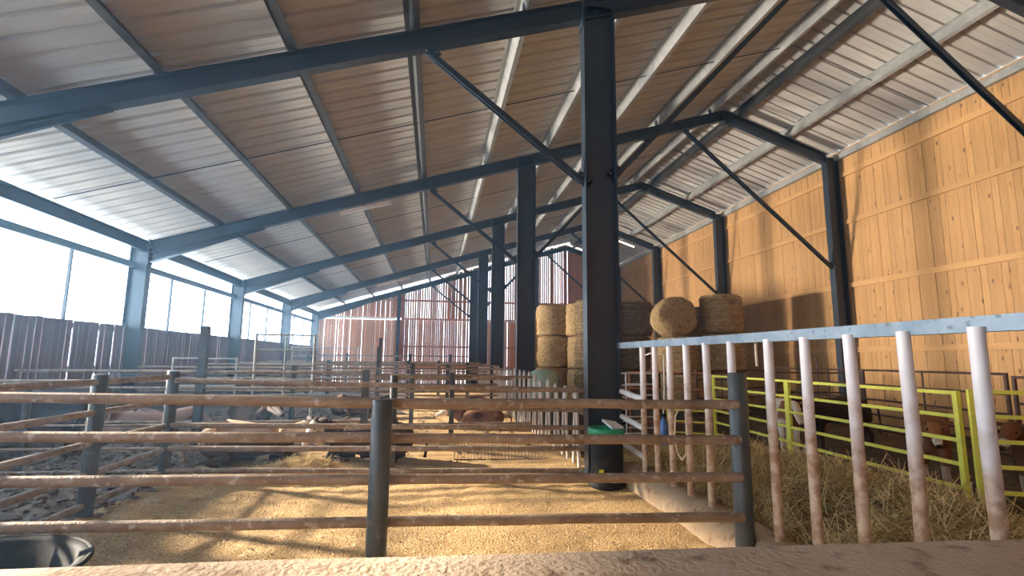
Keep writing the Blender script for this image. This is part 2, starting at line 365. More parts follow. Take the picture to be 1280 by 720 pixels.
frame(FY_BACK[0], 'steel portal frame above and behind the camera', False)

# bluish haze volume added to imitate a veil of sun glare
hm = bpy.data.materials.new('glare_haze'); hm.use_nodes = True; hn = hm.node_tree; hn.nodes.remove(hn.nodes['Principled BSDF'])
vsn = hn.nodes.new('ShaderNodeVolumeScatter'); vsn.inputs['Density'].default_value = .0058; vsn.inputs['Anisotropy'].default_value = .55; vsn.inputs['Color'].default_value = (.36, .66, 1, 1)
hn.links.new(vsn.outputs[0], hn.nodes['Material Output'].inputs['Volume'])
hz = MB(); hz.box((-7.3, Y0-.5, -.1), (11.9, 31.6, 8.95)); hz = hz.obj('glare_haze', hm); tag(hz, 'thin bluish haze added across the barn as a veil of sun glare', 'haze', kind='stuff')
# lamps
def lamp(p, q, label, lit=False):
    r = thing('tube_light', label, 'light'); p = Vector(p); q = Vector(q)
    MB().bar(p, q, .09, .05).obj('housing', M['lampcase'], r)
    o = Vector((0, 0, -.045)); MB().tube([p+o, q+o], .02, 8).obj('tube', M['lit' if lit else 'white'], r)
    for t in (.1, .9):
        c = p.lerp(q, t); MB().tube([c, (c.x, c.y, top(c.x)-.29)], .012, 5).obj('hanger', M['zinc'], r)
lamp((-2.42, 12.77, 5.12), (-1.19, 12.77, 5.47), 'unlit tube light fixed under the rafter of the second frame')
lamp((-2.8, 24.77, 5.0), (-1.25, 24.77, 5.46), 'unlit tube light fixed under the rafter of the fourth frame')
lamp((5.75, 24.77, 7.28), (6.65, 24.77, 7.54), 'lit tube light high under the ridge at the far end', True)
lamp((9.3, 24.77, 7.75), (10.1, 24.77, 7.48), 'small lit tube light far off over the right-hand hay bales', True)

# ---------------------------------------------------------------- bedding
def grid(name, x0, x1, y0, y1, step, zf, m, label, cat='bedding'):
    nx = int((x1-x0)/step)+1; ny = int((y1-y0)/step)+1
    vs = []
    for j in range(ny):
        for i in range(nx):
            x = x0+i*(x1-x0)/(nx-1); y = y0+j*(y1-y0)/(ny-1); vs.append((x, y, zf(x, y)))
    fs = [(j*nx+i, j*nx+i+1, (j+1)*nx+i+1, (j+1)*nx+i) for j in range(ny-1) for i in range(nx-1)]
    b = MB(); b.add(vs, fs, True); o = b.obj(name, m); return tag(o, label, cat, kind='stuff')
def zs(x, y): return .04 + .03*nz(x, y, 0, .8) + .02*nz(x, y, 3, 5) + .014*nz(x, y, 4, 13)
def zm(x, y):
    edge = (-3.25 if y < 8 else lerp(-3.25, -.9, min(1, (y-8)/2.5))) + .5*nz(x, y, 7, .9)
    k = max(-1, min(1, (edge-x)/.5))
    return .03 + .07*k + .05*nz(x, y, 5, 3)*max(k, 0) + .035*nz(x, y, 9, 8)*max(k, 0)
SB = grid('straw_bedding', -6.85, 2.42, 1.9, 30.1, .065, zs, M['straw'], 'golden sandy straw bedding covering the sunlit pens')
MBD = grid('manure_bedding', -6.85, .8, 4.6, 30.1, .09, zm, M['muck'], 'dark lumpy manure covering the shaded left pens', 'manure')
def stalks(name, n, pos, ln, wd, m, label, tilt=.25, cat='straw', parent=None):
    vs = np.zeros((n*4, 3)); a = rng.uniform(0, 2*math.pi, n); 
    for i in range(n):
        x, y, z = pos(); l = ln*random.uniform(.4, 1.2); t = random.gauss(0, tilt); d = Vector((math.cos(a[i])*math.cos(t), math.sin(a[i])*math.cos(t), math.sin(t)))
        s = Vector((-math.sin(a[i]), math.cos(a[i]), random.uniform(-.5, .5)))*wd; c = Vector((x, y, z+abs(d.z)*l/2)); h = d*(l/2)
        vs[i*4:i*4+4] = (c-h-s, c-h+s, c+h+s*.6, c+h-s*.6)
    me = bpy.data.meshes.new(name); me.from_pydata(vs.tolist(), [], [(4*i, 4*i+1, 4*i+2, 4*i+3) for i in range(n)]); me.materials.append(m)
    o = bpy.data.objects.new(name, me); COL.objects.link(o)
    if parent: o.parent = parent; o['kind'] = 'stuff'
    else: tag(o, label, cat, kind='stuff')
    return o
def pnear():
    y = 2.2 + 6*random.random()**1.3; x = random.uniform(-3.2, 2.0); return x, y, zs(x, y)+.004
stalks('loose_straw', 9000, pnear, .07, .0016, M['stalk'], 'fine pale straw scattered over the near pen floor', .12, parent=SB)
# clods on manure
b = MB(); ico = [(0, 0, 1), (.9, 0, .4), (.28, .85, .4), (-.72, .52, .4), (-.72, -.52, .4), (.28, -.85, .4), (0, 0, -.4)]
icf = [(0, 1, 2), (0, 2, 3), (0, 3, 4), (0, 4, 5), (0, 5, 1), (6, 2, 1), (6, 3, 2), (6, 4, 3), (6, 5, 4), (6, 1, 5)]
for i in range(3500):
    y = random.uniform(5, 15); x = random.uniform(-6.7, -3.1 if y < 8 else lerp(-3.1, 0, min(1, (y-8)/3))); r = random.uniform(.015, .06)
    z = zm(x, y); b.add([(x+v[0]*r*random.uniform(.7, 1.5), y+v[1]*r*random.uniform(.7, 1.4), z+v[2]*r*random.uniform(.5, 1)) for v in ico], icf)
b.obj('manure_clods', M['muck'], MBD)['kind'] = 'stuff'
b = MB()
for i in range(900):
    y = random.uniform(3, 16); x = random.uniform(-3, 1.9); r = random.uniform(.004, .013) * (1+(y > 8)*2.2)
    z = zs(x, y); b.add([(x+v[0]*r*random.uniform(.7, 1.5), y+v[1]*r*random.uniform(.7, 1.4), z+v[2]*r*random.uniform(.5, 1)) for v in ico], icf)
b.obj('bedding_crumbs', M['muck'], SB)['kind'] = 'stuff'

# right pen floor and hay heap
def heap(x, y):
    h = .42*math.exp(-((x-3.9)**2/1.1 + (y-4.2)**2/3.2)) + .30*math.exp(-((x-3.4)**2/.7 + (y-6.0)**2/2.0)) + .22*math.exp(-((x-3.3)**2/.5+(y-3.0)**2/.5)) - .30*math.exp(-((x-3.15)**2/.05+(y-3.75)**2/.10))
    edge = max(0, min(1, (5.3-x)/.8))*max(0, min(1, (x-2.3)/.3))
    return .02 + max(h, 0)*edge + .05*nz(x, y, 2, 2.5)*edge + .03*nz(x, y, 2, 9)*edge
HH = grid('hay_heap', 2.6, 5.6, 2.0, 9.5, .06, heap, M['hay_under'], 'loose heap of golden hay on the floor inside the right pen', 'hay')
def ph():
    while True:
        x = random.uniform(2.7, 5.3); y = random.uniform(2.1, 9)
        if heap(x, y) > .07+random.random()*.1: return x, y, heap(x, y)
stalks('hay_stalks', 18000, ph, .34, .0032, M['stalk'], 'long loose stalks sticking out of the hay heap', .3, 'hay', HH)
stalks('dull_hay_stalks', 12000, ph, .30, .003, M['stalk_brown'], 'duller brown stalks mixed through the hay heap', .3, 'hay', HH)
def pd():
    y = random.uniform(2, 14); x = random.uniform(5.0, 10.8); return x, y, .01
stalks('trampled_straw', 5000, pd, .16, .0025, M['stalk_dark'], 'sparse trampled straw on the dark floor by the plank wall', .1)

# curb under the white bars
cb = MB(); prof = [(2.34, .0), (2.34, .16), (2.40, .24), (2.46, .27), (2.62, .27), (2.68, .24), (2.72, 0)]
ys = [1.9, 3.2, 4.6, 5.9, 6.5]; vs = []
for yv in ys:
    for px_, pz in prof: vs.append((px_ + (.02*nz(yv, pz, 0, 3)), yv, pz + (.012*nz(yv*2, px_*5))))
n = len(prof); fs = [(i*n+k, i*n+k+1, (i+1)*n+k+1, (i+1)*n+k) for i in range(len(ys)-1) for k in range(n-1)] + [tuple(range(n)), tuple(len(vs)-1-k for k in range(n))]
cb.add(vs, fs, True); tag(cb.obj('concrete_curb', M['curb']), 'low rounded concrete curb under the white barred gate', 'curb')
# front concrete wall
fwl = MB(); prof = [(1.42, 0), (1.42, .80), (1.46, .86), (1.54, .895), (1.74, .905), (1.83, .90), (1.87, .87), (1.89, 0)]
xs = [-4+.25*i for i in range(37)]; vs = []
for xv in xs:
    for py, pz in prof: vs.append((xv, py + .006*nz(xv, pz, 0, 4) - .0*xv, pz + (.006*nz(xv, py, 1, 5) - .016*xv if pz > .1 else 0)))
n = len(prof); fs = [(i*n+k+1, i*n+k, (i+1)*n+k, (i+1)*n+k+1) for i in range(len(xs)-1) for k in range(n-1)] + [tuple(range(n)), tuple(len(vs)-1-k for k in range(n))]
fwl.add(vs, fs, True); tag(fwl.obj('concrete_feed_wall', M['concrete']), 'stained rounded concrete feed wall crossing the bottom of the view', 'wall')

# ---------------------------------------------------------------- tubular fences
def fence(label, p0, p1, zs0, zs1=None, posts=(), r=.033, pr=.07, ph=1.3, rm='rail', pm='post', name='pen_fence', cat='fence', group=None, wob=.006, square=False):
    R_ = thing(name, label, cat, group=group); zs1 = zs1 or zs0
    for za, zb in zip(zs0, zs1):
        pts = []
        for k in range(7):
            t = k/6; pts.append((lerp(p0[0], p1[0], t), lerp(p0[1], p1[1], t) + wob*random.uniform(-1, 1), lerp(za, zb, t) + wob*.7*random.uniform(-1, 1)))
        MB().tube(pts, r, 10).obj('rail', M[rm], R_)
    for q in posts:
        x, y = q[0], q[1]; h = q[2] if len(q) > 2 else ph
        if square: MB().box((x-pr, y-pr, 0), (x+pr, y+pr, h)).obj('post', M[pm], R_)
        else: MB().tube([(x, y, 0), (x, y, h-.01), (x, y, h)], pr, 14, rs=[pr, pr, pr*.9]).obj('post', M[pm], R_)
    return R_
ZF = [1.20, .92, .62, .27]
fence('nearest pen fence, left half, with four thick muddy rails', (-6.4, 3.98), (-.37, 3.80), [1.33, 1.06, .78, .49], [1.24, 1.0, .72, .44], [(-.345, 3.70, 1.27)], r=.036)
fence('nearest pen fence, right half, between the thick round post and the barred gate', (-.35, 3.80), (2.30, 3.68), [1.24, 1.0, .72, .44], [1.235, .97, .70, .42], [(2.33, 3.72, 1.47)], r=.035)
fence('side pen fence on the left running away from the camera', (-3.25, 2.4), (-3.25, 7.0), [1.30, 1.0, .71, .42, .14], None, [(-3.25, 5.66, 1.37), (-3.25, 7.1, 1.37)], r=.032)
fence('second crosswise pen fence, from the side fence to the nearest centre post', (-3.2, 7.05), (2.05, 6.95), [1.26, .99, .71, .43, .165], [1.145, .88, .64, .37, .08], [(-.52, 7.08, 1.33)], r=.034, pr=.05)
fence('thin railed crosswise fence left of the side fence', (-6.8, 7.2), (-3.32, 7.15), [1.24, .99, .70, .42, .15], None, [(-4.95, 7.25, 1.25)], r=.016, pr=.04)
fence('tubular fence right behind the tall square post on the left', (-6.8, 9.6), (-1.2, 9.6), [1.3, 1.02, .75, .45], None, [(-3.95, 9.6, 2.08), (-1.2, 9.6, 1.35)], r=.026, pr=.06, square=True)
fence('crosswise fence of brown rails ending at the second centre post', (-1.1, 9.9), (1.9, 9.9), [1.22, .95, .65, .35], None, [(.35, 9.9, 1.3)], r=.026, pr=.045, square=True)
fence('crosswise fence level with the second steel frame', (-6.5, 12.6), (1.9, 12.6), [1.32, 1.08, .8, .5], None, [(-3.2, 12.6, 1.4), (-.5, 12.6, 1.45)], r=.026, pr=.05, square=True)
fence('crosswise fence between the second and third steel frames', (-6.5, 15.4), (1.9, 15.4), [1.36, 1.1, .82, .5], None, [(-4.2, 15.4, 1.5), (-1.6, 15.4, 1.9), (.4, 15.4, 1.4)], r=.028, pr=.05, square=True)
fence('crosswise fence level with the third steel frame', (-6.5, 18.6), (1.9, 18.6), [1.38, 1.12, .84, .5], None, [(-3.6, 18.6, 1.5), (-.9, 18.6, 1.5), (1.2, 18.6, 1.45)], r=.03, pr=.06, square=True)
fence('crosswise fence between the third and fourth steel frames', (-6.5, 21.7), (1.9, 21.7), [1.42, 1.14, .86, .5], None, [(-5.0, 21.7, 1.7), (-2.2, 21.7, 2.4), (.2, 21.7, 1.5)], r=.03, pr=.06, square=True)
fence('farthest crosswise fence in front of the board gable', (-6.5, 26), (1.9, 26), [1.7, 1.4, 1.1, .7], None, [(-4.2, 26, 1.8), (-1.2, 26, 1.8), (.8, 26, 1.8)], r=.03, pr=.06, square=True)
# light gates
def gate(label, p, q, zb, zt, n, r=.022, m='zinc', mids=1, name='tubular_gate', sq=False, group=None, loop=False):
    R_ = thing(name, label, 'gate', group=group)
    P = Vector((p[0], p[1], 0)); Q = Vector((q[0], q[1], 0)); U = Vector((0, 0, 1))
    def ln(a, b, nm, rr=r):
        (MB().bar(a, b, rr*1.7, rr*2, U if abs((b-a).normalized().z) < .9 else (Q-P).normalized()) if sq else MB().tube([a, b], rr, 8)).obj(nm, M[m], R_)
    for k in range(n): z = lerp(zb, zt, k/(n-1)); ln(P+U*z, Q+U*z, 'rail', r*.85)
    for t in [0, 1]: ln(P.lerp(Q, t)+U*.01, P.lerp(Q, t)+U*(zt+.02), 'stile', r*1.25)
    for k in range(mids): ln(P.lerp(Q, (k+1)/(mids+1))+U*zb, P.lerp(Q, (k+1)/(mids+1))+U*zt, 'brace', r*.7)
    return R_
gate('tall pale tubular gate left of centre with its top at eye height', (-3.85, 11.9), (-2.65, 12.0), .75, 2.05, 5, .022)
gate('low pale gate beside the tall tubular gate', (-5.2, 11.3), (-4.0, 11.3), .7, 1.52, 4, .018)
gate('pale gate leaning at the foot of the far left column', (-6.1, 23.5), (-3.4, 24), .5, 2.0, 5, .022)
YG = [(5.62, 9.8), (5.40, 7.32), (5.36, 7.22), (5.12, 4.44), (5.16, 4.33), (7.9, 3.0)]
gate('far yellow tubular gate panel of the right pen', YG[0], YG[1], .13, 1.27, 6, .021, 'yellow', 0, 'yellow_gate', True)
gate('middle yellow tubular gate panel with a brown calf behind it', YG[2], YG[3], .13, 1.27, 6, .021, 'yellow', 0, 'yellow_gate', True)
gate('near right yellow tubular gate panel at the picture edge', YG[4], YG[5], .13, 1.29, 6, .021, 'yellow', 1, 'yellow_gate', True)
gate('short yellow gate lying low behind the farthest yellow panel', (4.9, 10.4), (5.6, 9.9), .1, .55, 3, .018, 'yellow', 1, 'yellow_gate', True)
gate('dark brown tubular pen panel in front of the plank wall, nearest', (8.0, 6.2), (8.5, 9.2), .3, 1.42, 5, .022, 'rust', 1, 'brown_pen_panel')
gate('dark brown tubular pen panel by the wall, middle one', (8.55, 9.3), (8.6, 12.0), .3, 1.42, 5, .022, 'rust', 2, 'brown_pen_panel')
gate('dark brown crosswise pen panel by the wall beside the second right column', (8.6, 12.1), (11.0, 12.0), .3, 1.3, 5, .022, 'rust', 1, 'brown_pen_panel')
gate('dark brown pen panel at the wall near the right picture edge', (8.2, 4.2), (8.0, 6.1), .3, 1.38, 4, .022, 'rust', 0, 'brown_pen_panel')
gate('dark brown crosswise panel behind the far yellow gate', (6.0, 11.2), (8.4, 12.0), .3, 1.35, 6, .02, 'rust', 2, 'brown_pen_panel')
gate('rust orange tubular gate between the white bars and the yellow gate', (4.15, 10.6), (5.55, 10.0), .3, 1.32, 4, .02, 'orange', 0)
gate('white ladder-like gate standing behind the white bars', (3.0, 9.4), (3.95, 9.5), .2, 1.32, 6, .016, 'white', 1)
gate('second white ladder-like gate behind the bars, further right', (3.95, 10.3), (4.6, 10.2), .2, 1.3, 6, .016, 'white', 1)
# bent hook pipe on brown panel
MBh = MB().tube([(8.6, 10.8, 1.3)] + [(8.6, 10.8-.12+.12*math.cos(a), 1.62+.12*math.sin(a)) for a in [i*math.pi/6 for i in range(7)]] + [(8.6, 10.56, 1.3)], .016, 8)
tag(MBh.obj('hook_pipe', M['rust']), 'bent dark pipe loop rising above the brown panels at the plank wall', 'pipe')

# ---------------------------------------------------------------- barred gate on the right
bg_ = thing('barred_gate', 'long barred gate of white pipes, muddy below, under a grey box rail', 'gate')
BY = [5.95, 5.59, 5.22, 4.85, 4.47, 4.06, 3.56, 3.17, 2.79, 2.42, 2.04, 1.66, 1.28]
barm = MB().tube([(0, 0, .22), (0, 0, .7), (.004, .003, 1.2), (0, 0, 1.725)], .034, 14).mesh('bar', M['bar'])
for i, y in enumerate(BY):
    o = inst(barm, 'bar', bg_, (2.5, y, 0), rz=i*1.3)
MB().bar((2.47, 6.67, 1.755), (2.56, .9, 1.735), .06, .075).obj('top_rail', M['toprail'], bg_)
MB().box((2.47, 1.2, .18), (2.53, 6.0, .245)).obj('bottom_rail', M['rail'], bg_)
for z0, z1 in ((1.15, 1.09), (.82, .75), (.47, .42)):
    MB().tube([(2.5, 6.68, z0), (2.51, 5.97, z1)], .035, 10).obj('side_rail', M['white'], bg_)
tag(MB().tube([(2.60, 3.86, 1.72), (2.60, 3.86, 1.52)], .011, 8).obj('wooden_peg', M['rope']), 'short pale stick hanging from the grey box rail', 'stick')
# rope loop & blue bottle
tag(MB().tube([(2.44, 4.93, 1.09), (2.42, 4.97, 1.0), (2.42, 5.0, .8), (2.42, 4.95, .66), (2.42, 4.86, .60), (2.42, 4.78, .66), (2.43, 4.75, .85), (2.44, 4.80, 1.05)], .008, 6).obj('rope_loop', M['rope']), 'pale rope loop hung on the white bars', 'rope')
r = thing('blue_bottle', 'blue plastic bottle hanging behind the white bars', 'bottle', (2.70, 5.85, .58))
MB().lathe([(0, 0), (.05, 0), (.055, .02), (.055, .24), (.02, .30), (.02, .33), (0, .33)], n=16).obj('body', M['blue'], r)
MB().lathe([(.025, .32), (.025, .36), (0, .36)], n=12).obj('cap', M['black'], r)
tag(MB().tube([(2.70, 5.85, .94), (2.70, 5.8, 1.25), (2.62, 5.62, 1.62), (2.56, 5.75, 1.66), (2.52, 5.93, 1.62)], .009, 6).obj('white_cord', M['white']), 'thin white cord looping from the second white bar down to the blue bottle', 'cord')

# ---------------------------------------------------------------- slanted feed barriers along the centre posts
slat_l = MB().bar((0, -.17, .06), (0, -.05, 1.02), .028, .085, (0, 1, 0)).mesh('slat', M['slat'])
slat_r = MB().bar((0, .17, .06), (0, .05, 1.02), .028, .085, (0, 1, 0)).mesh('slat', M['slat'])
cap_m = MB().tube([(0, -.07, .98), (0, -.05, 1.06), (0, 0, 1.10), (0, .05, 1.06), (0, .07, .98)], .03, 8).mesh('slat_cap', M['slat'])
for k, (ya, yb, lb) in enumerate(((7.45, 12.5, 'nearest run of slanted pale feed slats between first and second centre posts'), (13.2, 18.5, 'second run of slanted pale feed slats, behind the second centre post'), (19.2, 24.6, 'farthest run of slanted pale feed slats beyond the third centre post'))):
    r = thing('feed_barrier', lb, 'feed barrier')
    y = ya
    while y < yb:
        dz = random.uniform(-.05, .06)
        for me_, nm in ((slat_l, 'slat'), (slat_r, 'slat'), (cap_m, 'slat_cap')): inst(me_, nm, r, (2.08+random.uniform(-.01, .01), y, 0), (1, 1, min(1.16, .97+(y-7)*.04)+dz))
        y += .60 if k else .63
    MB().tube([(2.13, ya-.2, .80), (2.13, yb, .80)], .02, 8).obj('rail', M['rail'], r)
    MB().tube([(2.13, ya-.2, .2), (2.13, yb, .2)], .02, 8).obj('rail', M['rail'], r)

# barrel
r = thing('feed_barrel', 'black plastic barrel with a green rim at the foot of the nearest post', 'barrel', (2.13, 6.25, .03))
MB().lathe([(0, 0), (.20, 0), (.225, .02), (.225, .05), (.20, .07), (.195, .3), (.205, .62), (.19, .62), (.18, .1), (0, .08)]).obj('body', M['black'], r)
MB().lathe([(.205, .60), (.225, .61), (.225, .70), (.21, .71), (.19, .70), (.19, .60)]).obj('rim', M['green'], r)
MB().box((-.155, -.165, .17), (-.10, -.16, .24)).obj('sticker', M['label'], r, (.0, -.02, 0))
o = MB().add([(.02, -.16, .70), (.2, -.08, .69), (.16, .12, .74), (-.02, .1, .77), (.02, -.16, .725), (.2, -.08, .715), (.16, .12, .765), (-.02, .1, .795)], [(3, 2, 1, 0), (4, 5, 6, 7), (0, 1, 5, 4), (1, 2, 6, 5), (2, 3, 7, 6), (3, 0, 4, 7)]).obj('feed_sack_scrap', M['white'])
o.location = (2.13, 6.25, .03); tag(o, 'white scrap of feed sack lying over the barrel rim', 'sack')
# mint tank
r = thing('mint_tank', 'pale green plastic tank behind the slanted feed slats', 'tank', (2.55, 12.0, .0), .3)
MB().lathe([(0, .45), (.36, .45), (.42, .52), (.42, 1.15), (.36, 1.27), (.2, 1.33), (0, 1.34)], n=20).obj('tank_body', M['mint'], r).scale = (.85, .8, 1)
for a in (0, 1.57, 3.14, 4.71): MB().tube([(.3*math.cos(a+.7), .3*math.sin(a+.7), 0), (.3*math.cos(a+.7), .3*math.sin(a+.7), .5)], .025, 8).obj('leg', M['rust'], r)
# round black tub lower left
r = thing('water_tub', 'wide black rubber tub at the lower left corner', 'tub', (-2.65, 4.0-.55, .03))
MB().lathe([(0, 0), (.55, 0), (.62, .28), (.65, .30), (.63, .315), (.58, .30), (.52, .06), (0, .05)], n=32).obj('tub_wall', M['black'], r)
MB().tube([(.64*math.cos(a*math.pi/16), .64*math.sin(a*math.pi/16), .305) for a in range(33)], .016, 8, cap=False).obj('rim', M['black'], r)
# wire mesh hurdle
r = thing('wire_hurdle', 'low wire mesh hurdle standing in the bedding behind the second fence', 'hurdle', (.35, 8.15, .03), -.06)
MB().tube([(0, 0, 0), (0, 0, .34), (1.45, 0, .34), (1.45, 0, 0), (0, 0, 0)], .009, 6).obj('frame', M['rust'], r)
b = MB()
for k in range(1, 28): b.tube([(k*.052, 0, 0), (k*.052, 0, .34)], .0035, 4, False)
b.obj('wires', M['rust'], r)['kind'] = 'stuff'
# red machine in the dark
r = thing('red_machine', 'dark red farm machine standing in the shade behind the nearest post', 'machine', (4.45, 12.9, 0), .5)
b = MB(); b.add([(-.5, -.4, .35), (.5, -.4, .35), (.5, .4, .35), (-.5, .4, .35), (-.35, -.3, 1.15), (.1, -.3, 1.25), (.1, .3, 1.25), (-.35, .3, 1.15)], [(3, 2, 1, 0), (4, 5, 6, 7), (0, 1, 5, 4), (1, 2, 6, 5), (2, 3, 7, 6), (3, 0, 4, 7)]); b.obj('hopper', M['red'], r)
for s in (-1, 1):
    w_ = MB().lathe([(0, -.06), (.28, -.06), (.32, -.03), (.32, .03), (.28, .06), (0, .06)], n=20).obj('wheel', M['black'], r, (0, s*.5, .32)); w_.rotation_euler.x = math.pi/2
MB().tube([(.4, 0, .5), (1.1, 0, .9)], .03, 8).obj('drawbar', M['red'], r)

# ---------------------------------------------------------------- round bales
def bale_mesh(seed, m, r=.62, h=1.2):
    b = MB(); n = 40; rows = 14; vs = []
    prof = [(0, 0), (r*.5, 0), (r*.93, .02)] + [(r*(1+.02*math.sin(k*2.3+seed)), .05+(h-.1)*k/rows) for k in range(rows+1)] + [(r*.93, h-.02), (r*.6, h), (r*.3, h-.02), (0, h-.03)]
    for j, (rr, z) in enumerate(prof):
        for k in range(n):
            a = 2*math.pi*k/n; d = .07*nz(math.cos(a)*1.5+seed, math.sin(a)*1.5, z*2.5) + .045*nz(math.cos(a)*6, math.sin(a)*6+seed, z*12) - .35*max(0, abs(z/h-.5)-.38)**1.2
            q = rr*(1 + d*1.6) if rr > 0 else 0
            vs.append((q*math.cos(a), q*math.sin(a), z + (.05*nz(q*math.cos(a)*3, q*math.sin(a)*3, seed+z))))
    fs = [(i*n+k, i*n+(k+1) % n, (i+1)*n+(k+1) % n, (i+1)*n+k) for i in range(len(prof)-1) for k in range(n)]
    b.add(vs, fs, True); return b
def fuzz(seed, r, h, m, n=700):
    vs = []; fs = []
    for i in range(n):
        a = random.uniform(0, 6.283); z = random.uniform(.03, h-.03); rr = r*(1+.0)
        c = Vector((rr*math.cos(a), rr*math.sin(a), z)); t = Vector((-math.sin(a), math.cos(a), random.gauss(0, .35))).normalized(); o_ = Vector((math.cos(a), math.sin(a), 0))
        l = random.uniform(.04, .14); q = c + t*l + o_*random.uniform(.0, .06); s = Vector((0, 0, .0035)); k = len(vs)
        vs += [c+o_*.02-s, c+o_*.02+s, q+s, q-s]; fs.append((k, k+1, k+2, k+3))
    return MB().add(vs, fs).mesh('loose_hay', m)
twm = {}
def make_bale(label, x, y, z, seed, m='hay', group=None, axis='z', r=.62, h=1.2):
    R_ = thing('hay_bale', label, 'hay bale', (x, y, z), seed*1.7, group)
    body = bale_mesh(seed, M[m], r, h).obj('bale_body', M[m], R_)
    fz = inst(fuzz(seed, r*1.0, h, M['stalk_dark'] if m == 'hayshade' else M['stalk']), 'loose_hay', R_); fz['kind'] = 'stuff'
    for k in range(5):
        zz = .15+(h-.3)*k/4; MB().tube([(1.012*r*math.cos(a*math.pi/12), 1.012*r*math.sin(a*math.pi/12), zz) for a in range(25)], .005, 4, False).obj('twine', M['twine'], R_)
    if axis == 'y': R_.rotation_euler = (math.pi/2, 0, -.2)
    return R_
lv = {0: 'bottom', 1: 'middle', 2: 'top'}
def stack(x, y, desc, seed, m='hay', nlev=3, h=1.2, r=.62, last=None):
    for k in range(nlev):
        if last and k == nlev-1: continue
        make_bale(f'{lv[k]} round hay bale of {desc}', x+.05*math.sin(seed+k*2), y+.05*math.cos(seed*2+k), .01+k*(h+.0), seed+k*.7, m, None, 'z', r, h)
stack(9.1, 15.2, 'the stack leaning nearest the golden plank wall', 1.0, h=1.22)
stack(7.65, 15.3, 'the stack just left of the one nearest the plank wall', 2.1, h=1.16, last=True)
make_bale('round hay bale lying on its side on top, its coiled end facing the camera', 7.61, 15.84, 2.35+.60, 5.2, 'hay', None, 'y', .62, 1.1)
stack(7.2, 17.9, 'the shaded stack seen third from the plank wall', 3.3, 'hayshade', h=1.23)
stack(5.55, 17.6, 'the dark stack just right of the nearest centre post', 4.4, 'hayshade', h=1.23)
stack(10.0, 18.4, 'the stack hidden behind the two stacks by the plank wall', 4.9, 'hayshade', h=1.2)
stack(4.75, 20.5, 'the sunlit stack seen left of the nearest centre post', 5.5, h=1.26)
stack(5.68, 19.2, 'the sunlit stack half hidden by the nearest centre post', 6.6, h=1.24)
stack(4.2, 22.0, 'the leftmost stack toward the far gable, half in shade', 7.7, 'hay', 3, 1.2)
stack(5.5, 21.75, 'the stack filling the gap behind the two sunlit stacks', 8.9, 'hay', 3, 1.2)

